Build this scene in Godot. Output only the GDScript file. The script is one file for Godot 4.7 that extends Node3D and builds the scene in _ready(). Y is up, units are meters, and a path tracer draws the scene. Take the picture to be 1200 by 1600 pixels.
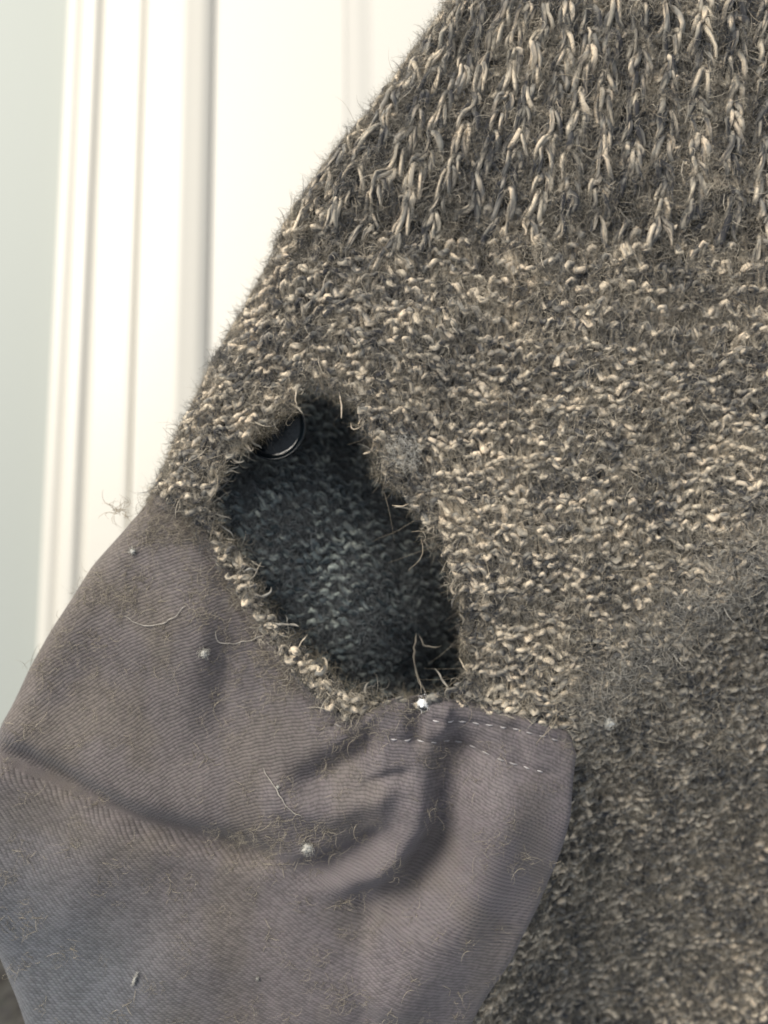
extends Node3D
# Close-up of a worn marl-wool cardigan with a hole beside its twill pocket lining, held up before a white door.
# Garment space: one unit is 0.125 mm, x to the right, y down the cloth, z out of the cloth.

const U := 0.000125
const REACH := 0.144            # metres from the lens to the cloth
var rng := RandomNumberGenerator.new()
var n_soft := FastNoiseLite.new()
var n_mid := FastNoiseLite.new()
var n_fine := FastNoiseLite.new()
var cloth_frame: Transform3D
var M := {}

# outlines on the cloth
var fold_line := [[-140, 785], [-60, 744], [0, 710], [60, 662], [120, 619], [180, 576], [220, 533], [265, 500], [310, 466], [350, 441], [400, 417], [450, 386], [510, 350], [565, 320], [615, 299], [680, 270], [735, 247], [785, 215], [840, 170], [885, 131], [930, 104], [990, 65], [1050, 30], [1110, 5], [1150, -18], [1250, -66], [1400, -80], [1480, -36], [1540, -14], [1600, 8], [1680, 40], [1800, 90]]
var hole := [[462, 610], [482, 602], [520, 618], [554, 636], [562, 670], [582, 692], [587, 738], [597, 752], [626, 768], [648, 808], [673, 840], [696, 880], [713, 920], [724, 960], [722, 1000], [729, 1036], [720, 1066], [652, 1084], [610, 1083], [570, 1083], [540, 1064], [505, 1035], [470, 1005], [445, 988], [420, 950], [402, 912], [385, 880], [365, 850], [342, 812], [335, 780], [348, 742], [365, 716], [390, 694], [400, 680], [426, 668], [440, 652], [458, 642]]
var lining_outline := [[150, 780], [222, 770], [268, 782], [300, 800], [335, 858], [378, 925], [425, 1005], [470, 1062], [530, 1112], [575, 1108], [612, 1088], [655, 1084], [720, 1094], [800, 1112], [890, 1140], [901, 1180], [893, 1225], [888, 1270], [868, 1345], [842, 1420], [802, 1500], [770, 1556], [744, 1610], [700, 1720], [-230, 1720], [-230, 780]]
var front_edge := [[900, 1140], [905, 1185], [890, 1290], [850, 1420], [780, 1560], [720, 1720]]   # where the front knit passes under the lining


# ---------- small helpers ----------
func pts(a: Array) -> PackedVector2Array:
	var p := PackedVector2Array()
	for q in a: p.append(Vector2(q[0], q[1]))
	return p

func numbered(called: String, parent: Node) -> String:
	if not parent.has_node(called): return called
	var k := 1
	while parent.has_node("%s_%03d" % [called, k]): k += 1
	return "%s_%03d" % [called, k]

func thing(called: String, label: String, category: String, group := "") -> Node3D:
	var o := Node3D.new()
	o.name = numbered(called, self)
	add_child(o)
	o.set_meta("label", label)
	o.set_meta("category", category)
	if group: o.set_meta("group", group)
	return o

func put(called: String, mesh: Mesh, mat: Material, parent: Node, label := "", kind := "") -> MeshInstance3D:
	var o := MeshInstance3D.new()
	o.mesh = mesh
	o.name = numbered(called, parent)
	if mat: o.material_override = mat
	parent.add_child(o)
	if label: o.set_meta("label", label)
	if kind: o.set_meta("kind", kind)
	return o

func smooth(a: float, b: float, x: float) -> float:
	return smoothstep(a, b, x)

class Field:
	# signed distance to an outline (inside negative) on a coarse grid
	var x0 := -240.0
	var y0 := -160.0
	var step := 6.0
	var nx := 270
	var ny := 330
	var d := PackedFloat32Array()
	func make(poly: PackedVector2Array):
		d.resize(nx * ny)
		var n := poly.size()
		for j in ny:
			for i in nx:
				var p := Vector2(x0 + i * step, y0 + j * step)
				var best := 1e12
				var q := poly[n - 1]
				for k in n:
					var r := poly[k]
					best = minf(best, p.distance_squared_to(Geometry2D.get_closest_point_to_segment(p, q, r)))
					q = r
				var s := sqrt(best)
				d[j * nx + i] = -s if Geometry2D.is_point_in_polygon(p, poly) else s
	func at(x: float, y: float) -> float:
		var fx := clampf((x - x0) / step, 0.0, nx - 1.01)
		var fy := clampf((y - y0) / step, 0.0, ny - 1.01)
		var i := int(fx)
		var j := int(fy)
		fx -= i
		fy -= j
		var k := j * nx + i
		return lerpf(lerpf(d[k], d[k + 1], fx), lerpf(d[k + nx], d[k + nx + 1], fx), fy)

class Build:
	var v := PackedVector3Array()
	var n := PackedVector3Array()
	var c := PackedColorArray()
	var uv := PackedVector2Array()
	var ix := PackedInt32Array()
	func mesh() -> ArrayMesh:
		var a := []
		a.resize(Mesh.ARRAY_MAX)
		a[Mesh.ARRAY_VERTEX] = v
		a[Mesh.ARRAY_NORMAL] = n
		if c.size() == v.size(): a[Mesh.ARRAY_COLOR] = c
		if uv.size() == v.size(): a[Mesh.ARRAY_TEX_UV] = uv
		a[Mesh.ARRAY_INDEX] = ix
		var m := ArrayMesh.new()
		m.add_surface_from_arrays(Mesh.PRIMITIVE_TRIANGLES, a)
		return m

var hole_d := Field.new()
var lining_d := Field.new()
var knit_d := Field.new()
var fold_x := PackedFloat32Array()     # x of the folded edge for every 10 units of y
var ridges := []


func edge_x(y: float) -> float:
	var f := clampf((y + 140.0) / 10.0, 0.0, fold_x.size() - 1.01)
	var i := int(f)
	return lerpf(fold_x[i], fold_x[i + 1], f - i)

func make_edge():
	var raw := PackedFloat32Array()
	for k in 195:
		var y := -140.0 + k * 10.0
		for s in fold_line.size() - 1:
			if y <= fold_line[s + 1][0] or s == fold_line.size() - 2:
				var t: float = (y - fold_line[s][0]) / float(fold_line[s + 1][0] - fold_line[s][0])
				raw.append(lerpf(fold_line[s][1], fold_line[s + 1][1], t))
				break
	for k in raw.size():
		var a := raw[maxi(k - 1, 0)]
		var b := raw[mini(k + 1, raw.size() - 1)]
		fold_x.append(a * 0.25 + raw[k] * 0.5 + b * 0.25)

# the cloth rolls away at its folded edge: distance from the fold -> (distance seen, depth)
func roll(seen: float, r: float) -> Vector2:
	var s := seen + r * (PI / 2.0 - 1.0)
	if s >= r * PI / 2.0: return Vector2(s - r * (PI / 2.0 - 1.0), 0.0)
	var t := s / r
	return Vector2(r * (1.0 - cos(t)), r * (sin(t) - 1.0))

func G(x: float, y: float, z: float) -> Vector3:
	return Vector3((x - 600.0) * U, (800.0 - y) * U, z * U)

# how far the cloth stands out at each place: broad waves plus creases (crease = [points, height, width before, width after])
func relief(list: Array, x: float, y: float) -> float:
	var p := Vector2(x, y)
	var z := 0.0
	for r in list:
		var line: PackedVector2Array = r[0]
		if not (r[4] as Rect2).has_point(p): continue
		var best := 1e12
		var side := 0.0
		var along := 0.0
		for k in line.size() - 1:
			var q := Geometry2D.get_closest_point_to_segment(p, line[k], line[k + 1])
			var dd := p.distance_squared_to(q)
			if dd < best:
				best = dd
				var e := line[k + 1] - line[k]
				side = e.cross(p - line[k])
				along = (k + (q - line[k]).length() / e.length()) / (line.size() - 1)
		var w: float = r[2] if side < 0.0 else r[3]
		var fade: float = smooth(-0.02, r[5], along) * smooth(1.02, 1.0 - r[6], along)
		z += r[1] * exp(-best / (w * w)) * fade
	return z

func crease(line: Array, height: float, before: float, after: float, start := 0.25, end := 0.25) -> Array:
	var p := pts(line)
	var box := Rect2(p[0], Vector2.ZERO)
	for q in p: box = box.expand(q)
	return [p, height, before, after, box.grow(maxf(before, after) * 3.0), start, end]


# ---------- the front knit ----------
var knit_creases := []
func lift_front(p: Vector2, z := 0.0) -> Vector3:
	var e := edge_x(p.y)
	var s := (p.x - e) * 0.82
	var r := roll(s, 62.0)
	var x := e + r.x / 0.82
	var far := smooth(940.0, 1950.0, p.y + (p.x - 900.0) * 0.5) * smooth(560.0, 1000.0, p.x)
	var w := n_soft.get_noise_2d(p.x * 0.5, p.y * 0.5) * 16.0 + relief(knit_creases, p.x, p.y) - far * 270.0 + 0.11 * (sqrt(pow(maxf(0.0, 390.0 - p.y), 2.0) + 3600.0) - 60.0)
	var h := hole_d.at(p.x, p.y)
	w += 7.0 * exp(-maxf(h, 0.0) / 26.0) * smooth(0.0, 80.0, p.x - 310.0 - 0.915 * (p.y - 772.0))
	var q := G(x, p.y, r.y + w)
	if z != 0.0:
		var t := clampf(s / 62.0 + PI / 2.0 - 1.0, -0.6, PI / 2.0)
		var out := Vector3(-cos(t), 0.0, sin(t))
		q += out * z * U
	return q

func out_front(p: Vector2) -> Vector3:
	var a := lift_front(p + Vector2(4, 0)) - lift_front(p - Vector2(4, 0))
	var b := lift_front(p + Vector2(0, 4)) - lift_front(p - Vector2(0, 4))
	return b.cross(a).normalized()

# the layer behind the hole
func lift_back(p: Vector2, z := 0.0) -> Vector3:
	var t := p.x - 330.0 + (p.y - 820.0) * -0.35
	var w := -40.0 - 46.0 * smooth(-60.0, 330.0, t) - 150.0 * smooth(150.0, 410.0, t) + n_soft.get_noise_2d(p.x * 0.7 + 900.0, p.y * 0.7) * 16.0
	w -= 40.0 * smooth(980.0, 1090.0, p.y) * smooth(380.0, 640.0, p.x)
	w -= 90.0 * smooth(790.0, 660.0, p.y)
	return G(p.x, p.y, w + z)

func out_back(p: Vector2) -> Vector3:
	var a := lift_back(p + Vector2(4, 0)) - lift_back(p - Vector2(4, 0))
	var b := lift_back(p + Vector2(0, 4)) - lift_back(p - Vector2(0, 4))
	return b.cross(a).normalized()

# where stitch (column u, row v) lies on the cloth
func body_map(u: float, v: float) -> Vector2:
	var x := 250.0 + u * 24.5
	var y := 352.0 + v * 18.6
	var a := x - 540.0
	var arch := 0.0
	if a < 0.0: arch = 0.30 * (sqrt(a * a + 3600.0) - 60.0)
	else: arch = 95.0 * (1.0 - exp(-a * a / 36000.0))
	arch *= smooth(320.0, 490.0, y) * (1.0 - 0.4 * smooth(900.0, 1300.0, y))
	y += arch + 0.03 * (x - 560.0) * smooth(560.0, 352.0, y)
	x += 8.0 * n_mid.get_noise_2d(x, y) - 0.1 * (y - 352.0)
	y += 11.0 * n_mid.get_noise_2d(x + 700.0, y)
	return Vector2(x, y)

func rib_map(u: float, v: float) -> Vector2:
	var f := u - floorf(u / 2.0) * 2.0
	var x0 := 250.0 + (u - f + (f * 1.42 if f < 1.0 else 1.42 + (f - 1.0) * 0.58)) * 25.5
	var y := 350.0 - v * 30.0
	var lean := lerpf(0.58, -0.02, smooth(400.0, 1080.0, x0))
	var x := x0 + (350.0 - y) * lean * (1.0 - 0.0002 * (350.0 - y))
	y += 0.03 * (x0 - 560.0)
	x += 8.0 * n_mid.get_noise_2d(x + 300.0, y * 0.6) + 3.0 * n_fine.get_noise_2d(x * 0.8, y * 0.8)
	y += 9.0 * n_mid.get_noise_2d(x * 0.8, y + 900.0) + 3.0 * n_fine.get_noise_2d(x * 0.8 + 40.0, y * 0.8)
	return Vector2(x, y)

func back_map(u: float, v: float) -> Vector2:
	var x := u * 27.0 - 80.0
	var y := v * 20.5 + 520.0
	var p := Vector2(x, y + 0.32 * x)
	p += Vector2(6.0 * n_mid.get_noise_2d(p.x + 500.0, p.y), 6.0 * n_mid.get_noise_2d(p.x, p.y + 400.0))
	return Vector2(p.x + 0.2 * (p.y - 800.0), p.y - 130.0)

var yarn_look := Vector4(0.72, 0.52, 0.30, 0.74)    # streaks along the yarn, tone of whole stitches, how far its plies part, their thickness
var strip_line := PackedVector2Array()
func strip_map(u: float, v: float) -> Vector2:
	# stitches that run along the seam between hole and lining
	var t := clampf(u * 25.0, 0.0, 1000.0)
	for k in strip_line.size() - 1:
		var e := strip_line[k + 1] - strip_line[k]
		var l := e.length()
		if t <= l or k == strip_line.size() - 2:
			var q := strip_line[k] + e * (t / l)
			var side := Vector2(e.y, -e.x) / l
			q += side * (v * 11.0)
			return q + Vector2(5.0 * n_mid.get_noise_2d(q.x * 2.0, q.y * 2.0), 5.0 * n_mid.get_noise_2d(q.x * 2.0 + 99.0, q.y * 2.0))
		t -= l
	return Vector2.ZERO

func yarn_tone(s: float, around: float, row: int, bias: float) -> Color:
	# marl wool: charcoal, brown-grey and cream fibres spun together, seen as streaks that wind round the yarn
	var cx := cos(around) * 16.0
	var cy := sin(around) * 16.0
	var a := n_fine.get_noise_3d(s * 2.4, row * 57.3 + cx, cy)
	var b := n_fine.get_noise_3d(s * 6.5 + 77.0, row * 31.7 + cx * 2.4, cy * 2.4)
	var e := n_fine.get_noise_3d(s * 0.9 + 500.0, row * 11.0, 0.0)
	var t := a * yarn_look.x + b * 0.42 + e * yarn_look.y + bias
	var warm := 0.5 + 0.5 * n_fine.get_noise_2d(s * 0.4 + 1000.0, row * 13.0)
	var dark := Color(0.042, 0.043, 0.047)
	var mid := Color(0.285, 0.258, 0.212).lerp(Color(0.240, 0.232, 0.210), warm)
	var pale := Color(0.70, 0.61, 0.47).lerp(Color(0.74, 0.60, 0.44), warm)
	if t < 0.0: return mid.lerp(dark, smooth(0.02, -0.42, t))
	return mid.lerp(pale, smooth(0.06, 0.42, t))

func knit(b: Build, map: Callable, lift: Callable, out: Callable, keep: Callable, u0: int, u1: int, v0: int, v1: int, o: Dictionary):
	var segs: int = o.segs
	var sides := 6
	var swing: float = o.swing
	var tall: float = o.tall
	var deep: float = o.deep
	var thick: float = o.thick
	for v in range(v0, v1):
		var run: Array[Vector3] = []
		var outs: Array[Vector3] = []
		var ss := PackedFloat32Array()
		var bias := PackedFloat32Array()
		var lean := rng.randf_range(-0.06, 0.06)
		for k in (u1 - u0) * segs + 1:
			var uu := u0 + k / float(segs)
			var col := floori(uu)
			var t := (uu - col) * TAU
			var jig := sin(col * 12.9898 + v * 78.233) * 43758.5453
			jig = jig - floorf(jig)
			var jig2 := fposmod(jig * 57.31, 1.0)
			var q: Vector2 = map.call(uu + swing * sin(2.0 * t), v + tall * (0.90 + 0.24 * jig) * cos(t) + lean + (0.12 if o.rib else 0.36) * (jig2 - 0.5))
			var ok: bool = keep.call(q) and k < (u1 - u0) * segs
			if ok:
				var z := cos(2.0 * t) * deep * (0.8 + 0.5 * jig2)
				if o.rib:
					# knit columns stand out, purl columns sink
					var f := uu - floorf(uu / 2.0) * 2.0
					var s := smooth(0.0, 0.16, f) * smooth(1.0, 0.84, f) * 2.0 - 1.0
					z = -cos(2.0 * t) * deep * s + 7.0 * cos((f - 0.5) * PI) - 2.0
				z += 2.2 * n_mid.get_noise_2d(q.x * 3.0, q.y * 3.0) + (jig - 0.5) * 2.4
				run.append(lift.call(q, z))
				outs.append(out.call(q) if k % 4 == 0 or outs.is_empty() else outs[-1])
				ss.append(uu * 27.0)
				bias.append(o.bias + o.get("worn", 0.0) * exp(-((q - Vector2(800, 660)) / Vector2(260, 330)).length_squared()) + 0.28 * n_soft.get_noise_2d(q.x * 1.6 + 50.0, q.y * 1.6) + (jig2 - 0.5) * 0.35)  # brighter light right of the hole is painted in as paler yarn
			elif run.size() > 0:
				if run.size() > 11: tube(b, run, outs, ss, bias, v, thick, sides, o.get("tint", Color.WHITE))
				run = []
				outs = []
				ss = PackedFloat32Array()
				bias = PackedFloat32Array()

func tube(b: Build, run: Array[Vector3], outs: Array[Vector3], ss: PackedFloat32Array, bias: PackedFloat32Array, row: int, thick: float, sides: int, tint: Color):
	# two plies wound round each other
	var n := run.size()
	for ply in 2:
		var base := b.v.size()
		for k in n:
			var t := (run[mini(k + 1, n - 1)] - run[maxi(k - 1, 0)]).normalized()
			var side := t.cross(outs[k]).normalized()
			var up := side.cross(t)
			var taper := minf(1.0, 0.35 + 0.25 * minf(k, n - 1 - k))
			var tw := ss[k] * 0.50 + row * 1.7 + ply * PI
			var lump := 1.0 + 0.34 * n_fine.get_noise_2d(ss[k] * 0.8 + 300.0 + ply * 90.0, row * 23.0)
			var apart := thick * yarn_look.z * (1.0 + 0.5 * n_fine.get_noise_2d(ss[k] * 0.6, row * 13.0 + 40.0))
			var heart := run[k] + (side * cos(tw) + up * sin(tw) * 0.8) * apart * taper * U
			var r := thick * yarn_look.w * lump * taper * U
			for j in sides:
				var a := j * TAU / sides
				var d := side * cos(a) + up * sin(a)
				b.v.append(heart + d * r * (1.0 + 0.30 * n_fine.get_noise_3d(ss[k] * 5.0, row * 41.0 + j * 14.0, ply * 60.0)))
				b.n.append(d)
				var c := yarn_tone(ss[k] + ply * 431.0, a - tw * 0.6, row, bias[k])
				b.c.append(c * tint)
		for k in n - 1:
			for j in sides:
				var a := base + k * sides + j
				var c := base + k * sides + (j + 1) % sides
				b.ix.append_array([a, c, a + sides, c, c + sides, a + sides])
		for e in 2:
			var q := base + (n - 1) * sides * e
			for j in range(1, sides - 1):
				b.ix.append_array([q, q + j + 1, q + j] if e == 0 else [q, q + j, q + j + 1])

func ground(b: Build, lift: Callable, keep: Callable, x0: float, x1: float, y0: float, y1: float, step: float, z: float):
	# dark wool sheet added under the loops to block light and deepen the gaps
	var nx := int((x1 - x0) / step)
	var ny := int((y1 - y0) / step)
	var at := {}
	for j in ny:
		for i in nx:
			var p := Vector2(x0 + i * step, y0 + j * step)
			var all := true
			for d in [Vector2.ZERO, Vector2(step, 0), Vector2(0, step), Vector2(step, step)]:
				if not keep.call(p + d): all = false
			if not all: continue
			var q := []
			for d in [Vector2i(0, 0), Vector2i(1, 0), Vector2i(0, 1), Vector2i(1, 1)]:
				var key: Vector2i = Vector2i(i, j) + d
				if not at.has(key):
					var w := Vector2(x0 + key.x * step, y0 + key.y * step)
					at[key] = b.v.size()
					b.v.append(lift.call(w, z + 2.0 * n_mid.get_noise_2d(w.x * 4.0, w.y * 4.0)))
					b.n.append(Vector3(0, 0, 1))
					var g := 0.055 + 0.03 * n_fine.get_noise_2d(w.x * 0.8, w.y * 0.8)
					b.c.append(Color(g * 1.08, g, g * 0.88))
				q.append(at[key])
			b.ix.append_array([q[0], q[1], q[2], q[1], q[3], q[2]])

func keep_front(p: Vector2) -> bool:
	if (p.x - edge_x(p.y)) * 0.82 < -66.0: return false
	if hole_d.at(p.x, p.y) < 6.0 * n_mid.get_noise_2d(p.x * 2.2, p.y * 2.2): return false
	return lining_d.at(p.x, p.y) > (-26.0 if p.x > 600.0 else -5.0 + 9.0 * n_mid.get_noise_2d(p.x * 1.6, p.y * 1.6))

func keep_front_ground(p: Vector2) -> bool:
	if (p.x - edge_x(p.y)) * 0.82 < -66.0: return false
	if hole_d.at(p.x, p.y) < 9.0: return false
	return lining_d.at(p.x, p.y) > (-30.0 if p.x > 600.0 else -8.0)

func border(x: float) -> float:
	# where the ribbing gives way to the plain knit
	return 346.0 + 0.03 * (x - 560.0) + 22.0 * n_mid.get_noise_2d(x * 0.6, 5.0)

func keep_body(p: Vector2) -> bool:
	if p.y < 430.0 and n_fine.get_noise_2d(p.x * 0.7, p.y * 0.7) < (border(p.x) - 14.0 - p.y) / 110.0: return false
	return keep_front(p)

func keep_rib(p: Vector2) -> bool:
	if p.y > 280.0 and n_fine.get_noise_2d(p.x * 0.8 + 70.0, p.y * 0.5) < (p.y - 56.0 - border(p.x)) / 120.0: return false
	return keep_front(p)

func keep_back(p: Vector2) -> bool:
	return hole_d.at(p.x, p.y) < 70.0 and p.x - edge_x(p.y) > 24.0

func keep_corner(p: Vector2) -> bool:
	return p.y > 1400.0 and p.x < 150.0 and p.x > edge_x(p.y) - 84.0 * smooth(1380.0, 1490.0, p.y) + 12.0 * n_mid.get_noise_2d(p.x, p.y)

func keep_back_ground(p: Vector2) -> bool:
	return p.x - edge_x(p.y) > 24.0 - 104.0 * smooth(1380.0, 1490.0, p.y)

func keep_strip(p: Vector2) -> bool:
	return lining_d.at(p.x, p.y) > -10.0 and hole_d.at(p.x, p.y) > -2.0 + 7.0 * n_mid.get_noise_2d(p.x * 3.0, p.y * 3.0) and n_mid.get_noise_2d(p.x * 2.4 + 60.0, p.y * 2.4) > -0.38


# ---------- the lining ----------
var lining_creases := []
var seams := [[[672, 1121], [716, 1127], [780, 1133], [836, 1146], [886, 1161]], [[520, 1129], [556, 1139]], [[606, 1148], [664, 1156], [720, 1166], [780, 1182], [866, 1208]]]
func lift_lining(p: Vector2, inset: float) -> Vector3:
	var e := edge_x(p.y)
	var s := (p.x - e) * 0.82
	var r := roll(s, 46.0)
	var x := e + r.x / 0.82
	var w := 1.2 * relief(lining_creases, p.x, p.y) + n_soft.get_noise_2d(p.x * 0.6 + 400.0, p.y * 0.6) * 14.0 + n_mid.get_noise_2d(p.x * 0.5, p.y * 0.5) * 1.6
	var seam := smooth(560.0, 600.0, p.x)                    # right of here its edge lies on top of the knit
	w += lerpf(-4.0, 9.0, seam)
	if p.y > 1100.0: w += 14.0 * smooth(560.0, 780.0, p.x) * smooth(1100.0, 1300.0, p.y)
	w -= 8.0 * exp(-maxf(inset, 0.0) / 5.0) * seam           # turned hem
	w -= 60.0 * smooth(1250.0, 1700.0, p.y) * smooth(500.0, 900.0, p.x)
	return G(x, p.y, r.y + w)

func twill_uv(p: Vector2) -> Vector2:
	# the diagonal of the weave follows the cloth as it is pulled round
	var q := (p - Vector2(1029.0, 905.0)) * Vector2(0.8, 1.0)
	var below := Vector2(-q.length() + 956.0, q.angle() * 500.0)
	q = p - Vector2(560.0, 1750.0)
	var above := Vector2(q.length(), q.angle() * 600.0)
	var line_y := 1188.0 + 0.52 * p.x - 0.00038 * p.x * p.x
	var w := lerpf(4.0, 110.0, smooth(430.0, 640.0, p.x))
	return above.lerp(below, smooth(-w, w, p.y - line_y))

func make_lining() -> ArrayMesh:
	var b := Build.new()
	var step := 3.0
	var x0 := -196.0
	var y0 := 765.0
	var nx := 372
	var ny := 300
	var poly := pts(lining_outline)
	var id := PackedInt32Array()
	id.resize(nx * ny)
	id.fill(-1)
	var inside := PackedByteArray()
	inside.resize(nx * ny)
	for j in ny:
		for i in nx:
			var p := Vector2(x0 + i * step, y0 + j * step)
			inside[j * nx + i] = 1 if lining_d.at(p.x, p.y) < 0.0 and p.x > edge_x(p.y) - 74.0 else 0
	for j in ny - 1:
		for i in nx - 1:
			var k := j * nx + i
			var around := [k, k + 1, k + nx, k + nx + 1]
			var some := 0
			for a in around: some += inside[a]
			if some == 0: continue
			for a in around:
				if id[a] >= 0: continue
				var p := Vector2(x0 + (a % nx) * step, y0 + int(a / nx) * step)
				var d := -lining_d.at(p.x, p.y)
				if d < step * 1.2 and p.y < 1700.0:
					var best := 1e12
					var near := p
					for s in poly.size():
						var q := Geometry2D.get_closest_point_to_segment(p, poly[s], poly[(s + 1) % poly.size()])
						if q.distance_squared_to(p) < best:
							best = q.distance_squared_to(p)
							near = q
					if d < 0.0: p = near
				id[a] = b.v.size()
				b.v.append(lift_lining(p, d))
				b.uv.append((twill_uv(p) + Vector2(3.0 * n_soft.get_noise_2d(p.x, p.y) + 0.5 * n_fine.get_noise_2d(p.x, p.y), 0.0)) / 84.0)
				# worn cloth: violet-grey, with tan wool dust felted into it in patches
				var dust := smooth(-0.05, 0.55, n_soft.get_noise_2d(p.x * 1.1 + 60.0, p.y * 0.9 - 30.0) + 0.25 * n_mid.get_noise_2d(p.x, p.y))
				dust = maxf(dust * 0.35 + 0.3 * smooth(560.0, 250.0, p.x), 0.6 * smooth(150.0, 10.0, p.x - edge_x(p.y)) * smooth(1250.0, 1050.0, p.y))
				var c := Color(0.146, 0.129, 0.131).lerp(Color(0.140, 0.120, 0.097), dust)
				c = c.lerp(Color(0.108, 0.119, 0.134), smooth(1180.0, 1480.0, p.y - p.x * 0.4) * smooth(420.0, 120.0, p.x) * 0.8)  # cool sky light painted into the lower left of the cloth
				var m := 1.0 + 0.05 * n_mid.get_noise_2d(p.x * 1.5, p.y * 1.5)
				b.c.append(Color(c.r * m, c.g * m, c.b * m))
				b.n.append(Vector3.ZERO)
			b.ix.append_array([id[k], id[k + 1], id[k + nx], id[k + 1], id[k + nx + 1], id[k + nx]])
	for t in range(0, b.ix.size(), 3):
		var p := b.v[b.ix[t]]
		var f := (b.v[b.ix[t + 2]] - p).cross(b.v[b.ix[t + 1]] - p)
		for k in 3: b.n[b.ix[t + k]] += f
	for k in b.n.size(): b.n[k] = b.n[k].normalized() if b.n[k].length() > 0.0 else Vector3(0, 0, 1)
	return b.mesh()

func twill_maps() -> Array:
	# 16 ribs of a 2/1 twill, thread by thread
	var n := 512
	var color := Image.create(n, n, false, Image.FORMAT_RGB8)
	var bump := Image.create(n, n, false, Image.FORMAT_RGB8)
	var r := RandomNumberGenerator.new()
	r.seed = 5
	var tone := PackedFloat32Array()
	for k in 64 * 64: tone.append(r.randf_range(-0.10, 0.10))
	for y in n:
		for x in n:
			var rib := x / 32.0
			var f := fposmod(rib + 0.12 * sin(y * TAU / 512.0 * 3.0), 1.0)
			var h := sin(f * PI)
			var run := y / 16.0 + f * 0.9
			var thread := fposmod(run, 1.0)
			h *= 0.62 + 0.38 * sin(thread * PI)
			var id := (int(rib) % 64) * 64 + int(run) % 32
			var g := clampf(0.80 + 0.20 * h + tone[id], 0.0, 1.0)
			color.set_pixel(x, y, Color(g, g * 0.995, g))
			bump.set_pixel(x, y, Color(h, h, h))
	bump.bump_map_to_normal_map(7.0)
	color.generate_mipmaps()
	bump.generate_mipmaps()
	return [ImageTexture.create_from_image(color), ImageTexture.create_from_image(bump)]


# ---------- fibres ----------
func hair(b: Build, p: Vector3, dir: Vector3, length: float, curl: float, r: float, col: Color, r_: RandomNumberGenerator, segs := 7, flat := 0.6):
	var base := b.v.size()
	var axis := Vector3(r_.randf_range(-1, 1), r_.randf_range(-1, 1), r_.randf_range(-1, 1) * 0.5).normalized()
	var d := dir.normalized()
	for k in segs + 1:
		var side := d.cross(Vector3(0.3, 0.2, 0.93)).normalized()
		var up := side.cross(d)
		var rr := r * (1.0 - 0.75 * pow(k / float(segs), 2.0)) * (0.6 + 0.4 * minf(1.0, k))
		for j in 3:
			var a := j * TAU / 3.0
			var o := side * cos(a) + up * sin(a)
			b.v.append((p + o * rr) * U)
			b.n.append(o)
			b.c.append(col)
		p += d * (length / segs)
		d = d.rotated(axis, curl / segs)
		axis = (axis + Vector3(r_.randf_range(-1, 1), r_.randf_range(-1, 1), r_.randf_range(-1, 1)) * 0.5).normalized()
		d.z = lerpf(d.z, d.z * flat, 0.35)
		d = d.normalized()
	for k in segs:
		for j in 3:
			var a := base + k * 3 + j
			var c := base + k * 3 + (j + 1) % 3
			b.ix.append_array([a, c, a + 3, c, c + 3, a + 3])

func tuft(seed_: int, count: int, spread: float, length: float, lift: float, r: float) -> ArrayMesh:
	var b := Build.new()
	var g := RandomNumberGenerator.new()
	g.seed = seed_
	for k in count:
		var a := g.randf() * TAU
		var rad := sqrt(g.randf()) * spread
		var t := g.randf() * TAU
		var shade := lerpf(0.15, 1.55, pow(g.randf(), 1.2))
		hair(b, Vector3(cos(a) * rad, sin(a) * rad, g.randf_range(-1.0, 3.0)), Vector3(cos(t), sin(t), g.randf_range(0.05, lift)), length * g.randf_range(0.4, 1.6), g.randf_range(0.8, 5.0), r * lerpf(0.6, 2.2, pow(g.randf(), 2.5)), Color(shade, shade, shade), g)
	return b.mesh()

func scatter(called: String, parent: Node, meshes: Array, places: Array):
	# places: [Transform3D, Color], shared out over the tuft shapes
	for m in meshes.size():
		var mine := []
		for k in range(m, places.size(), meshes.size()): mine.append(places[k])
		if mine.is_empty(): continue
		var mm := MultiMesh.new()
		mm.transform_format = MultiMesh.TRANSFORM_3D
		mm.use_colors = true
		mm.mesh = meshes[m]
		mm.instance_count = mine.size()
		for k in mine.size():
			mm.set_instance_transform(k, mine[k][0])
			mm.set_instance_color(k, mine[k][1])
		var o := MultiMeshInstance3D.new()
		o.multimesh = mm
		o.material_override = M.fibre
		o.name = numbered(called, parent)
		parent.add_child(o)
		o.set_meta("kind", "stuff")

func turned(p: Vector3, out: Vector3, size: float) -> Transform3D:
	var x := out.cross(Vector3(0.1, 0.97, 0.2)).normalized()
	var b := Basis(x, out.cross(x), out).rotated(out, rng.randf() * TAU)
	return Transform3D(b.scaled(Vector3(size, size, size)), p)

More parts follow.
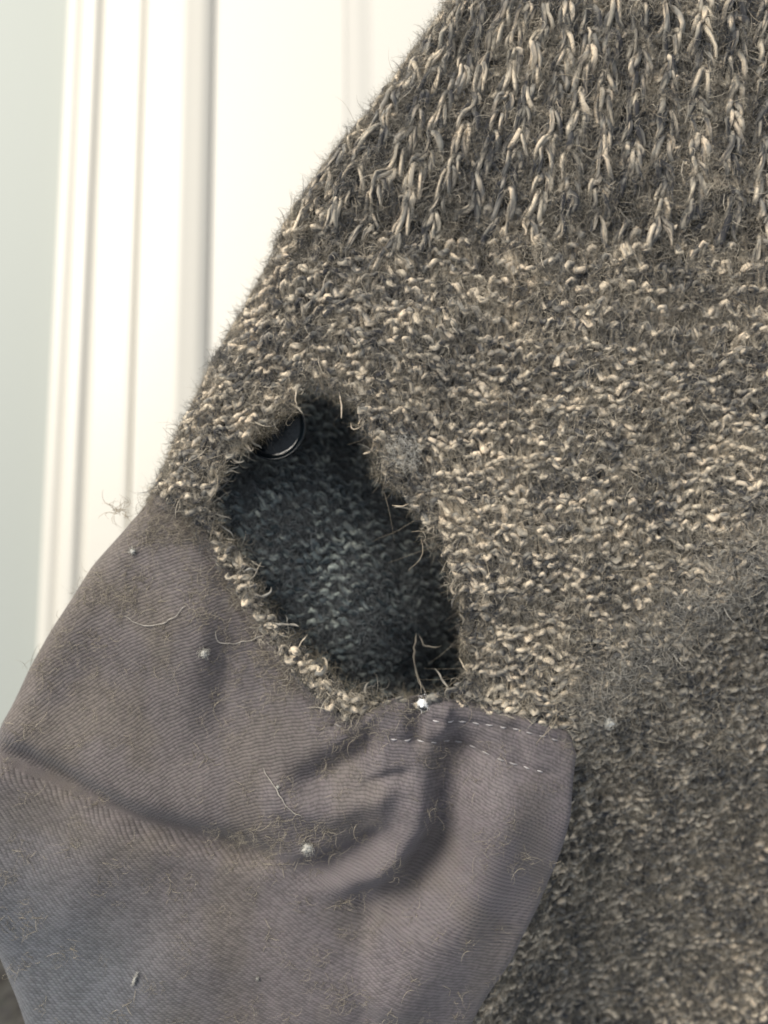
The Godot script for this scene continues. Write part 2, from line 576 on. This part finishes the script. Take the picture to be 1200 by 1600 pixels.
func fuzz(parent: Node):
	var short := []
	for k in 5: short.append(tuft(100 + k, 40, 18.0, 18.0, 0.5, 0.22))
	var places := []
	var y := -70.0
	while y < 1900.0:
		var x := maxf(edge_x(y) - 30.0, -120.0)
		while x < 1440.0:
			var p := Vector2(x + rng.randf_range(-8, 8), y + rng.randf_range(-8, 8))
			if keep_front(p) and hole_d.at(p.x, p.y) > 2.0 and lining_d.at(p.x, p.y) > -4.0:
				var haze := exp(-pow((p.y - 985.0 + (p.x - 1040.0) * 0.85) / 62.0, 2.0)) * smooth(850.0, 930.0, p.x)
				var c: Color = [Color(0.10, 0.105, 0.115), Color(0.30, 0.275, 0.23), Color(0.34, 0.31, 0.26), Color(0.62, 0.55, 0.44)][rng.randi() % 4]
				c = c.lerp(Color(0.44, 0.43, 0.40), haze * 0.6)
				for k in 1 + (1 if rng.randf() < haze * 0.2 else 0):
					places.append([turned(lift_front(p, rng.randf_range(2.0, 6.0) + (rng.randf_range(0.0, 5.0) if p.y < 345.0 else 0.0) + 3.0 * haze), out_front(p), rng.randf_range(0.7, 1.25)), c])
			x += 15.0
		y += 13.0
	scatter("wool_fuzz", parent, short, places)
	# longer strays, fewer
	var long := []
	for k in 4: long.append(tuft(200 + k, 5, 22.0, 46.0, 0.5, 0.24))
	places = []
	for k in 1500:
		var p := Vector2(rng.randf_range(200, 1280), rng.randf_range(-60, 1680))
		if keep_front(p) and lining_d.at(p.x, p.y) > 0.0 and p.x > edge_x(p.y) + 24.0:
			places.append([turned(lift_front(p, 6.0), out_front(p), rng.randf_range(0.6, 1.3)), Color(0.34, 0.29, 0.22)])
	scatter("stray_fibres", parent, long, places)
	# along the folded edge and the rim of the hole
	places = []
	for k in 170:
		var yy := rng.randf_range(-40, 800)
		var p := Vector2(edge_x(yy) + rng.randf_range(-16, 14), yy)
		places.append([turned(lift_front(p, 2.0), (out_front(p) + Vector3(rng.randf_range(-0.4, 0.4), rng.randf_range(-0.4, 0.4), 0)).normalized(), rng.randf_range(0.4, 0.9)), Color(0.30, 0.265, 0.20)])
	var rim := pts(hole)
	for k in 230:
		var s := rng.randi() % rim.size()
		var q := rim[s].lerp(rim[(s + 1) % rim.size()], rng.randf())
		places.append([turned(lift_front(q, rng.randf_range(-6, 8)), Vector3(rng.randf_range(-0.5, 0.5), rng.randf_range(-0.5, 0.5), 1).normalized(), rng.randf_range(0.35, 0.75)), Color(0.30, 0.26, 0.19)])
	scatter("edge_fibres", parent, [tuft(300, 16, 14.0, 30.0, 0.5, 0.19), tuft(301, 16, 14.0, 36.0, 0.6, 0.19), tuft(302, 18, 14.0, 26.0, 0.45, 0.19)], places)
	# the inside layer, seen through the hole
	places = []
	for k in 2000:
		var p := Vector2(rng.randf_range(300, 760), rng.randf_range(570, 1120))
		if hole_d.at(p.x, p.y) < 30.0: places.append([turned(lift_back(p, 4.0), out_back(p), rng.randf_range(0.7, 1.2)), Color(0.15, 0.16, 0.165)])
	scatter("inner_fuzz", parent, short, places)

func lining_fuzz(parent: Node):
	var thin := []
	for k in 4: thin.append(tuft(400 + k, 20, 18.0, 24.0, 0.15, 0.17))
	var places := []
	for k in 9000:
		var p := Vector2(rng.randf_range(-20, 900), rng.randf_range(770, 1620))
		var d := -lining_d.at(p.x, p.y)
		if d < 3.0 or p.x < edge_x(p.y) - 5.0: continue
		if p.x < edge_x(p.y) + 12.0: continue
		var want := 0.03 + 1.0 * exp(-maxf(0.0, hole_d.at(p.x, p.y) - 20.0) / 34.0) * smooth(700.0, 540.0, p.x)
		want += 0.30 * smooth(190.0, 20.0, p.x - edge_x(p.y)) * smooth(1180.0, 900.0, p.y)
		want += 0.4 * exp(-pow(Vector2((p.x - 430.0) / 80.0, (p.y - 1320.0) / 40.0).length(), 2.0))
		if rng.randf() > want: continue
		places.append([turned(lift_lining(p, d) + Vector3(0, 0, 1.0 * U), Vector3(0, 0, 1), rng.randf_range(0.5, 1.1)), Color(0.40, 0.35, 0.27)])
	scatter("lint_fibres", parent, thin, places)

func strand(b: Build, line: Array, r: float, tone: Color, seed_: int, wob := 2.0):
	# a loose, softly spun piece of yarn through the given points [x, y, z]
	var curve := Curve3D.new()
	for k in line.size():
		var p := Vector3(line[k][0], line[k][1], line[k][2])
		var a: Array = line[maxi(k - 1, 0)]
		var c: Array = line[mini(k + 1, line.size() - 1)]
		var t := Vector3(c[0] - a[0], c[1] - a[1], c[2] - a[2]) * 0.18
		curve.add_point(p, -t, t)
	var n := maxi(6, int(curve.get_baked_length() / 3.0))
	var base := b.v.size()
	for k in n + 1:
		var s := curve.get_baked_length() * k / n
		var q := curve.sample_baked(s, true)
		q += Vector3(n_fine.get_noise_2d(s * 1.5, seed_ * 9.0), n_fine.get_noise_2d(s * 1.5, seed_ * 9.0 + 50.0), 0.0) * wob
		var d := (curve.sample_baked(minf(s + 1.0, curve.get_baked_length()), true) - curve.sample_baked(maxf(s - 1.0, 0.0), true)).normalized()
		d = Vector3(d.x, -d.y, d.z)
		var side := d.cross(Vector3(0.1, 0.15, 0.98)).normalized()
		var up := side.cross(d)
		var rr := r * (1.0 + 0.35 * n_fine.get_noise_2d(s * 1.3, seed_ * 3.0)) * minf(1.0, 0.25 + 0.25 * minf(k, n - k))
		var g := 1.0 + 0.35 * n_fine.get_noise_2d(s * 2.0, seed_ * 5.0)
		for j in 6:
			var a := j * TAU / 6.0
			var o := side * cos(a) + up * sin(a)
			b.v.append(G(q.x, q.y, q.z) + o * rr * U)
			b.n.append(o)
			b.c.append(Color(tone.r * g, tone.g * g, tone.b * g))
	for k in n:
		for j in 6:
			var a := base + k * 6 + j
			var c := base + k * 6 + (j + 1) % 6
			b.ix.append_array([a, c, a + 6, c, c + 6, a + 6])


# ---------- the place ----------
func profile(points: Array, y0: float, y1: float) -> ArrayMesh:
	# a moulding: (x, z) outline run from y0 to y1, each face flat, its corners eased
	var p := []
	for k in points.size():
		var q := Vector2(points[k][0], points[k][1])
		if k == 0 or k == points.size() - 1:
			p.append(q)
			continue
		var a := Vector2(points[k - 1][0], points[k - 1][1])
		var c := Vector2(points[k + 1][0], points[k + 1][1])
		var e := minf(0.0012, minf(q.distance_to(a), q.distance_to(c)) * 0.4)
		p.append(q + (a - q).normalized() * e)
		p.append(q)
		p.append(q + (c - q).normalized() * e)
		p[-2] = q.lerp((p[-3] + p[-1]) / 2.0, 0.5)
	var st := SurfaceTool.new()
	st.begin(Mesh.PRIMITIVE_TRIANGLES)
	var along := 0.0
	for k in p.size() - 1:
		var a: Vector2 = p[k]
		var c: Vector2 = p[k + 1]
		var next := along + a.distance_to(c)
		var nn := Vector3(-(c.y - a.y), 0, c.x - a.x).normalized()
		var quad := [Vector3(a.x, y0, a.y), Vector3(a.x, y1, a.y), Vector3(c.x, y1, c.y), Vector3(a.x, y0, a.y), Vector3(c.x, y1, c.y), Vector3(c.x, y0, c.y)]
		for v in quad:
			st.set_normal(nn)
			st.add_vertex(v)
		along = next
	return st.commit()

func box(x0: float, x1: float, y0: float, y1: float, z0: float, z1: float) -> ArrayMesh:
	var m := BoxMesh.new()
	m.size = Vector3(x1 - x0, y1 - y0, z1 - z0)
	var st := SurfaceTool.new()
	st.append_from(m, 0, Transform3D(Basis(), Vector3(x0 + x1, y0 + y1, z0 + z1) / 2.0))
	return st.commit()

func painted(c: Color, rough: float) -> StandardMaterial3D:
	var m := StandardMaterial3D.new()
	m.albedo_color = c.linear_to_srgb()
	m.roughness = rough
	var t := NoiseTexture2D.new()
	t.width = 256
	t.height = 256
	t.seamless = true
	var n := FastNoiseLite.new()
	n.seed = 8
	n.frequency = 0.03
	t.noise = n
	t.as_normal_map = true
	t.bump_strength = 1.0
	m.normal_enabled = true
	m.normal_texture = t
	m.normal_scale = 0.12
	m.uv1_triplanar = true
	m.uv1_scale = Vector3(14, 14, 14)
	return m


func _ready():
	rng.seed = 41
	for k in 3:
		var n: FastNoiseLite = [n_soft, n_mid, n_fine][k]
		n.seed = 3 + k
		n.noise_type = FastNoiseLite.TYPE_SIMPLEX_SMOOTH
		n.frequency = [0.006, 0.02, 0.035][k]
		n.fractal_type = FastNoiseLite.FRACTAL_NONE

	# --- camera, air and light
	var cam := Camera3D.new()
	cam.name = "camera"
	var lens := CameraAttributesPhysical.new()
	lens.frustum_focal_length = 17.325
	lens.frustum_near = 0.01
	lens.frustum_far = 50.0
	lens.frustum_focus_distance = 0.1310
	lens.exposure_aperture = 7.0
	cam.attributes = lens
	cam.fov = 69.4
	cam.near = 0.01
	cam.far = 50.0
	cam.transform = Transform3D(Basis(Vector3.RIGHT, deg_to_rad(7.74)) * Basis(Vector3.BACK, deg_to_rad(-0.78)), Vector3(0, 1.3, 0))
	add_child(cam)
	cam.current = true
	cloth_frame = cam.transform * Transform3D(Basis(), Vector3(0, 0, -REACH))

	var env := Environment.new()
	env.background_mode = Environment.BG_COLOR
	env.background_color = Color(0.93, 0.96, 1.0)
	env.background_energy_multiplier = 0.52
	env.tonemap_mode = Environment.TONE_MAPPER_LINEAR
	env.tonemap_exposure = 1.25
	env.sdfgi_enabled = true
	env.ssao_enabled = true
	env.ssil_enabled = true
	var we := WorldEnvironment.new()
	we.name = "air"
	we.environment = env
	add_child(we)

	# daylight from a window behind the photographer's left shoulder
	var lamp := AreaLight3D.new()
	lamp.name = "window_light"
	lamp.area_size = Vector2(0.6, 0.8)
	lamp.light_color = Color(1.0, 0.97, 0.92)
	lamp.light_energy = 3.15
	lamp.area_range = 12.0
	lamp.shadow_enabled = true
	add_child(lamp)
	lamp.look_at_from_position(Vector3(-0.85, 2.15, 0.68), Vector3(0, 1.32, -0.2), Vector3.UP)

	materials()
	background()
	cardigan()


func materials():
	var m := StandardMaterial3D.new()
	m.vertex_color_use_as_albedo = true
	m.roughness = 0.92
	m.metallic_specular = 0.3
	m.rim_enabled = true
	m.rim = 0.35
	M.wool = m
	m = StandardMaterial3D.new()
	m.vertex_color_use_as_albedo = true
	m.roughness = 0.75
	m.metallic_specular = 0.35
	m.backlight_enabled = true
	m.backlight = Color(0.25, 0.25, 0.25)
	M.fibre = m
	var t := twill_maps()
	m = StandardMaterial3D.new()
	m.vertex_color_use_as_albedo = true
	m.albedo_texture = t[0]
	m.normal_enabled = true
	m.normal_texture = t[1]
	m.normal_scale = 0.55
	m.roughness = 0.72
	m.metallic_specular = 0.4
	m.rim_enabled = true
	m.rim = 0.2
	M.twill = m
	m = StandardMaterial3D.new()
	m.albedo_color = Color(0.003, 0.005, 0.007).linear_to_srgb()
	m.roughness = 0.06
	m.metallic_specular = 0.25
	m.clearcoat_enabled = true
	m.clearcoat = 0.5
	m.clearcoat_roughness = 0.04
	M.button = m
	m = StandardMaterial3D.new()
	m.vertex_color_use_as_albedo = true
	m.roughness = 0.85
	M.thread = m


func background():
	var z := -0.40
	var y0 := 0.2
	var y1 := 2.6
	var wall := put("wall", box(-1.6, -0.1895, y0, y1, z - 0.16, z - 0.022), painted(Color(0.335, 0.355, 0.33), 0.7), self)
	wall.set_meta("kind", "structure")
	wall.set_meta("label", "pale grey-green wall left of the white door frame")

	var frame := thing("door_frame", "white moulded door casing between the grey-green wall and the door", "door frame")
	var paint := painted(Color(0.575, 0.55, 0.49), 0.42)
	put("outer_moulding", profile([[-0.1893, z - 0.03], [-0.1890, z - 0.006], [-0.1862, z - 0.004], [-0.1830, z - 0.004], [-0.1792, z - 0.0060], [-0.1765, z - 0.0026], [-0.1700, z - 0.0022], [-0.1682, z - 0.0050], [-0.1655, z - 0.0058]], y0, y1), paint, frame)
	put("flat_board", profile([[-0.1655, z - 0.0058], [-0.1635, z - 0.0036], [-0.1440, z - 0.0030], [-0.1415, z - 0.0034], [-0.1410, z - 0.0060], [-0.1402, z - 0.0060]], y0, y1), paint, frame)
	put("inner_moulding", profile([[-0.1402, z - 0.0060], [-0.1398, z - 0.0026], [-0.1380, z - 0.0012], [-0.1150, z - 0.0008], [-0.1125, z - 0.0016], [-0.1050, z - 0.0034], [-0.1004, z - 0.0066], [-0.0999, z - 0.060]], y0, y1), paint, frame)

	var door := thing("door", "white panelled door behind the cardigan, right of the moulded casing", "door")
	var white := painted(Color(0.60, 0.575, 0.52), 0.45)
	put("stile", box(-0.0997, -0.020, y0, y1, z - 0.058, z - 0.009), white, door)
	put("panel_moulding", profile([[-0.0199, z - 0.0095], [-0.0165, z - 0.0100], [-0.0120, z - 0.0104], [-0.0060, z - 0.0118], [-0.0040, z - 0.0120]], y0, y1), white, door)
	put("panel", box(-0.0040, 0.9, y0, y1, z - 0.058, z - 0.0122), white, door)


func cardigan():
	make_edge()
	hole_d.make(pts(hole))
	lining_d.make(pts(lining_outline))
	strip_line = pts([[300, 772], [318, 800], [346, 852], [384, 912], [428, 985], [478, 1042], [520, 1078], [548, 1096], [590, 1100]])
	knit_creases = [
		crease([[1260, 830], [1150, 930], [1030, 1035], [930, 1110], [880, 1150]], 20.0, 60.0, 80.0, 0.1, 0.2),
		crease([[560, 345], [760, 352], [960, 360], [1260, 390]], -7.0, 30.0, 34.0, 0.1, 0.05),
		crease([[620, 560], [700, 500], [800, 480]], 16.0, 50.0, 60.0),
		crease([[860, 560], [840, 700], [860, 860]], -10.0, 50.0, 60.0),
	]
	for row in seams: lining_creases.append(crease(row, -3.5, 6.0, 6.0, 0.05, 0.05))
	lining_creases += [
		crease([[-60, 1160], [40, 1195], [110, 1232], [220, 1290], [330, 1325], [400, 1342], [470, 1346]], -22.0, 26.0, 20.0, 0.15, 0.25),
		crease([[-60, 1100], [60, 1150], [180, 1215], [300, 1262], [400, 1290]], 12.0, 60.0, 34.0),
		crease([[735, 1118], [716, 1170], [704, 1230], [690, 1300], [650, 1365], [590, 1425], [540, 1500]], -38.0, 54.0, 31.0, 0.2, 0.45),
		crease([[660, 1160], [660, 1230], [655, 1290], [610, 1345], [540, 1380], [440, 1400]], 20.0, 22.0, 30.0, 0.35, 0.4),
		crease([[625, 1282], [570, 1320], [500, 1352], [420, 1366]], -18.0, 30.0, 18.0, 0.25, 0.4),
		crease([[440, 1225], [500, 1215], [550, 1180], [600, 1130]], -18.0, 26.0, 20.0, 0.35, 0.2),
		crease([[415, 1190], [440, 1250], [520, 1268], [590, 1240], [640, 1190]], 12.0, 24.0, 24.0),
		crease([[230, 800], [290, 812], [322, 866], [366, 934], [414, 1014], [460, 1072], [522, 1124]], -5.0, 7.0, 9.0, 0.1, 0.1),
		crease([[655, 1088], [648, 1130], [652, 1176]], -14.0, 13.0, 12.0, 0.05, 0.4),
		crease([[700, 1095], [694, 1130], [690, 1165]], 7.0, 9.0, 14.0, 0.1, 0.4),
		crease([[590, 1100], [560, 1140], [505, 1170]], 9.0, 8.0, 18.0, 0.2, 0.3),
		crease([[560, 1225], [610, 1205], [650, 1200]], -8.0, 9.0, 14.0, 0.3, 0.3),
		crease([[800, 1120], [812, 1170], [808, 1240]], -5.0, 14.0, 22.0, 0.2, 0.5),
		crease([[300, 880], [318, 980], [318, 1090], [330, 1180]], 12.0, 26.0, 60.0, 0.3, 0.3),
		crease([[345, 990], [338, 1080], [330, 1180]], -10.0, 22.0, 30.0, 0.3, 0.4),
		crease([[780, 1150], [770, 1260], [740, 1370], [660, 1480], [600, 1600]], 22.0, 60.0, 60.0, 0.3, 0.1),
	]
	var body := thing("cardigan", "worn brown-grey marl wool cardigan with a ragged hole beside its grey pocket lining", "cardigan")
	body.transform = cloth_frame

	var b := Build.new()
	knit(b, body_map, lift_front, out_front, keep_body, -10, 58, -5, 88, {"segs": 16, "swing": 0.095, "tall": 0.64, "deep": 4.3, "thick": 5.8, "rib": false, "bias": 0.0, "worn": 0.12})  # last value: how strongly light beside the hole is painted into the yarn
	put("knit_body", b.mesh(), M.wool, body, "purl-faced marl knit round the hole")
	yarn_look = Vector4(0.85, 0.28, 0.46, 0.56)
	b = Build.new()
	knit(b, rib_map, lift_front, out_front, keep_rib, 0, 46, -5, 16, {"segs": 18, "swing": 0.0, "tall": -0.78, "deep": 5.0, "thick": 7.2, "rib": true, "bias": -0.06})
	put("ribbing", b.mesh(), M.wool, body, "ribbed band with raised columns above the hole")
	yarn_look = Vector4(0.72, 0.52, 0.30, 0.74)
	b = Build.new()
	knit(b, strip_map, lift_front, out_front, keep_strip, 0, 20, -1, 1, {"segs": 16, "swing": 0.07, "tall": 0.45, "deep": 2.6, "thick": 3.4, "rib": false, "bias": 0.0})
	put("torn_selvedge", b.mesh(), M.wool, body, "frayed knit strip between the hole and the lining")
	b = Build.new()
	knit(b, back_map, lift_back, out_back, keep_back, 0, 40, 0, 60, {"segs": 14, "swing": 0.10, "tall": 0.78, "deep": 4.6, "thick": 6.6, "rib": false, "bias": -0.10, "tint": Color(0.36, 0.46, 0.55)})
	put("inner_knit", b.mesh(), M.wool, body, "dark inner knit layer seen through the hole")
	b = Build.new()
	knit(b, back_map, lift_back, out_back, keep_corner, 0, 14, 40, 76, {"segs": 14, "swing": 0.10, "tall": 0.78, "deep": 4.6, "thick": 6.6, "rib": false, "bias": 0.0})
	put("back_panel", b.mesh(), M.wool, body, "knit of the back panel below the lining's lower left edge")
	b = Build.new()
	ground(b, lift_front, keep_front_ground, -140, 1560, -150, 2000, 8.0, -11.0)
	put("knit_ground", b.mesh(), M.wool, body)
	b = Build.new()
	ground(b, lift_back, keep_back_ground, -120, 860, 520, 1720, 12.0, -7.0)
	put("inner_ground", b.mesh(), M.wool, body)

	# torn yarn ends round the hole
	b = Build.new()
	var rim := pts(hole)
	for k in 46:
		var s := rng.randi() % rim.size()
		var q := rim[s].lerp(rim[(s + 1) % rim.size()], rng.randf())
		var inward := (Vector2(525, 850) - q).normalized().rotated(rng.randf_range(-1.2, 1.2))
		var l := rng.randf_range(8.0, 26.0)
		var z0 := rng.randf_range(-4.0, 10.0)
		var a := q - inward * 9.0
		var c := q + inward * l * 0.5 + Vector2(rng.randf_range(-5, 5), rng.randf_range(-5, 5))
		var d := q + inward * l + Vector2(rng.randf_range(-9, 9), rng.randf_range(-9, 9))
		strand(b, [[a.x, a.y, z0], [c.x, c.y, z0 - rng.randf_range(-3, 5)], [d.x, d.y, z0 - rng.randf_range(-2, 12)]], rng.randf_range(0.8, 2.0), yarn_tone(rng.randf() * 900.0, 1.0, k, 0.1), k)
	put("frayed_ends", b.mesh(), M.wool, body, "", "stuff")
	b = Build.new()
	strand(b, [[664, 1083, 4], [656, 1064, -4], [650, 1042, -14], [648, 1016, -20], [652, 994, -24]], 1.7, Color(0.10, 0.088, 0.07), 501)
	put("loose_yarn", b.mesh(), M.wool, body, "thin loose yarn standing in the lower right of the hole")
	b = Build.new()
	strand(b, [[655, 994, -20], [664, 1010, -18], [678, 1014, -16], [690, 1011, -14]], 1.2, Color(0.10, 0.088, 0.07), 502)
	put("loose_yarn", b.mesh(), M.wool, body)

	fuzz(body)

	# the pocket lining with its seam
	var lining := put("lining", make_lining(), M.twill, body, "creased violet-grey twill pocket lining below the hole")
	lining_fuzz(lining)
	for row in seams:
		var line := Curve2D.new()
		for q in row: line.add_point(Vector2(q[0], q[1]))
		var total := line.get_baked_length()
		for k in int(total / 21.0):
			var a := line.sample_baked(k * 21.0 + rng.randf_range(-2.0, 2.0))
			var e := line.sample_baked(k * 21.0 + 21.0 + rng.randf_range(-2.0, 2.0)) + Vector2(0, rng.randf_range(-1.5, 1.5))
			var st := Build.new()
			var from := a.lerp(e, 0.12)
			var to := a.lerp(e, 0.75)
			var mid := (from + to) / 2.0
			var zz := []
			for q in [from, mid, to]: zz.append(lift_lining(q, -lining_d.at(q.x, q.y)).z / U)
			strand(st, [[from.x, from.y, zz[0] - 1.5], [mid.x, mid.y, zz[1] + 1.6], [to.x, to.y, zz[2] - 1.5]], 1.6, Color(0.36, 0.34, 0.34), 600 + k, 1.0)
			put("stitch", st.mesh(), M.thread, lining)

	# button behind the upper rim
	var disc := SurfaceTool.new()
	disc.begin(Mesh.PRIMITIVE_TRIANGLES)
	disc.set_smooth_group(0)
	var prof := [[0.0, 4.0], [30.0, 4.1], [40.0, 4.3], [41.5, 4.6], [43.0, 5.1], [44.5, 5.75], [46.0, 6.55], [47.2, 7.4], [48.3, 8.6], [49.2, 9.6], [50.0, 9.8], [51.0, 9.0], [51.6, 6.0], [50.0, 1.0], [45.0, -2.0], [30.0, -4.0], [0.0, -4.0]]
	var ring := 64
	for k in prof.size() - 1:
		for j in ring:
			var q := []
			for d in [[k, j], [k, j + 1], [k + 1, j], [k + 1, j + 1]]:
				var a: float = d[1] * TAU / ring
				q.append(Vector3(cos(a) * prof[d[0]][0], sin(a) * prof[d[0]][0], prof[d[0]][1]) * U)
			for w in [0, 1, 2, 1, 3, 2]: disc.add_vertex(q[w])
	disc.generate_normals()
	var button := put("button", disc.commit(), M.button, body, "glossy black button half hidden behind the upper rim of the hole")
	button.transform = Transform3D(Basis(Vector3.RIGHT, deg_to_rad(-4)) * Basis(Vector3.UP, deg_to_rad(-10)), G(428, 668, -22))

	# bits of lint lying on the cloth
	for l in [
		[660, 1097, 19.0, 0.92, "bright white pill of lint on the top edge of the lining under the hole"],
		[481, 1320, 18.0, 0.42, "round pale tuft of lint at the end of the long crease in the lining"],
		[211, 1530, 10.0, 0.50, "thin slanting sliver of lint low on the lining"],
		[206, 861, 9.0, 0.52, "small cream speck of lint near the folded left edge of the lining"],
		[322, 1018, 14.0, 0.42, "tan tuft of lint on the lining left of the frayed seam"],
		[949, 1127, 17.0, 0.60, "fuzzy grey lint on the knit just right of the corner of the lining"],
		[437, 1222, 5.0, 0.45, "tiny white speck of lint beside the small fold in the lining"],
		[402, 1531, 5.0, 0.3, "faint grey speck of lint near the bottom of the lining"],
		[632, 708, 30.0, 0.62, "soft pale fluff of lint on the knit at the right rim of the hole"],
	]:
		lint(l[0], l[1], l[2], l[3], l[4])
	for h in [
		[[[196, 962], [222, 974], [252, 974], [276, 962], [292, 944]], "long pale hair curling across the upper left of the lining"],
		[[[338, 985], [344, 1004], [368, 1006], [396, 1000], [424, 988]], "curved tan hair lying beside the frayed seam, right of the tan lint"],
		[[[412, 1196], [424, 1212], [436, 1226], [452, 1250], [474, 1266]], "thin pale hair arcing round the small fold in the middle of the lining"],
	]:
		b = Build.new()
		var path := []
		for q in h[0]: path.append([q[0], q[1], lift_lining(Vector2(q[0], q[1]), -lining_d.at(q[0], q[1])).z / U + 2.0])
		strand(b, path, 0.75, Color(0.36, 0.33, 0.29), int(h[0][0][0]), 1.5)
		var o := put("hair", b.mesh(), M.thread, self, h[1])
		o.set_meta("category", "hair")
		o.set_meta("group", "hairs on the lining")
		o.transform = cloth_frame
	# a wisp that sticks out from the folded edge
	b = Build.new()
	var wr := RandomNumberGenerator.new()
	wr.seed = 77
	for k in 26: hair(b, Vector3(wr.randf_range(-14, 10), wr.randf_range(-10, 10), wr.randf_range(-6, 6)), Vector3(wr.randf_range(-1, 1), wr.randf_range(-0.6, 0.9), wr.randf_range(-0.3, 0.3)), wr.randf_range(14, 40), wr.randf_range(2, 6), 0.5, Color(0.33, 0.27, 0.19), wr, 9)
	var wisp := put("wool_wisp", b.mesh(), M.fibre, self, "curly tan wisp of wool standing off the folded edge at the top of the lining")
	wisp.set_meta("category", "lint")
	wisp.transform = cloth_frame * Transform3D(Basis(), G(176, 797, -40))

func lint(x: float, y: float, size: float, tone: float, label: String):
	var b := Build.new()
	var g := RandomNumberGenerator.new()
	g.seed = int(x * 7 + y)
	var long := 2.2 if label.contains("sliver") else 1.0
	var fluffy := label.contains("fluff")
	var col := Color(tone, tone * (0.97 if tone < 0.7 else 0.99), tone * (0.88 if tone < 0.7 else 0.97))
	for k in int((170.0 if fluffy else 50.0) + size * 3.0):
		var a := g.randf() * TAU
		var r := sqrt(g.randf()) * size * (0.9 if fluffy else 0.5)
		var s := g.randf_range(0.8, 1.15)
		var t := g.randf() * TAU
		hair(b, Vector3(cos(a) * r * (0.45 if long > 1.0 else 1.0), sin(a) * r * long, g.randf_range(0, size * 0.2)), Vector3(cos(t) * (0.4 if long > 1.0 else 1.0), sin(t), g.randf_range(-0.1, 0.4)), size * g.randf_range(0.3, 0.9), g.randf_range(3.0, 8.0), 0.17 if fluffy else 0.28, Color(col.r * s, col.g * s, col.b * s), g, 6, 0.7)
	# the matted heart of the pill
	var base := b.v.size()
	var rows := 14
	var around := 22
	if not fluffy:
		for j in rows + 1:
			for k in around:
				var th := PI * j / rows
				var ph := TAU * k / around
				var d := Vector3(sin(th) * cos(ph), sin(th) * sin(ph), cos(th))
				var rr := size * 0.36 * (1.0 + 0.55 * n_fine.get_noise_3d(d.x * 30.0 + x, d.y * 30.0 + y, d.z * 30.0) + 0.35 * n_fine.get_noise_3d(d.x * 80.0 + y, d.y * 80.0 + x, d.z * 80.0))
				b.v.append((Vector3(d.x * (0.42 if long > 1.0 else 1.0), d.y * (1.5 if long > 1.0 else 0.85), d.z * 0.55) * rr + Vector3(0, 0, size * 0.15)) * U)
				b.n.append(Vector3.ZERO)
				var m := 1.0 + 0.25 * n_fine.get_noise_3d(d.x * 60.0, d.y * 60.0 + x, d.z * 60.0)
				b.c.append(Color(col.r * m, col.g * m, col.b * m))
		for j in rows:
			for k in around:
				var i0 := base + j * around + k
				var i1 := base + j * around + (k + 1) % around
				for tri in [[i0, i1, i0 + around], [i1, i1 + around, i0 + around]]:
					b.ix.append_array(tri)
					var f := (b.v[tri[2]] - b.v[tri[0]]).cross(b.v[tri[1]] - b.v[tri[0]])
					for i in tri: b.n[i] += f
		for i in range(base, b.n.size()): b.n[i] = b.n[i].normalized() if b.n[i].length() > 0.0 else Vector3(0, 0, 1)
	var p := Vector2(x, y)
	var q := lift_front(p, 8.0) if lining_d.at(x, y) > 0.0 else lift_lining(p, -lining_d.at(x, y))
	var o := put("lint", b.mesh(), M.fibre, self, label)
	o.set_meta("category", "lint")
	o.set_meta("group", "bits of lint on the cloth")
	o.transform = cloth_frame * Transform3D(Basis(Vector3.BACK, -0.35 if long > 1.0 else 0.0), q + Vector3(0, 0, size * 0.25 * U))
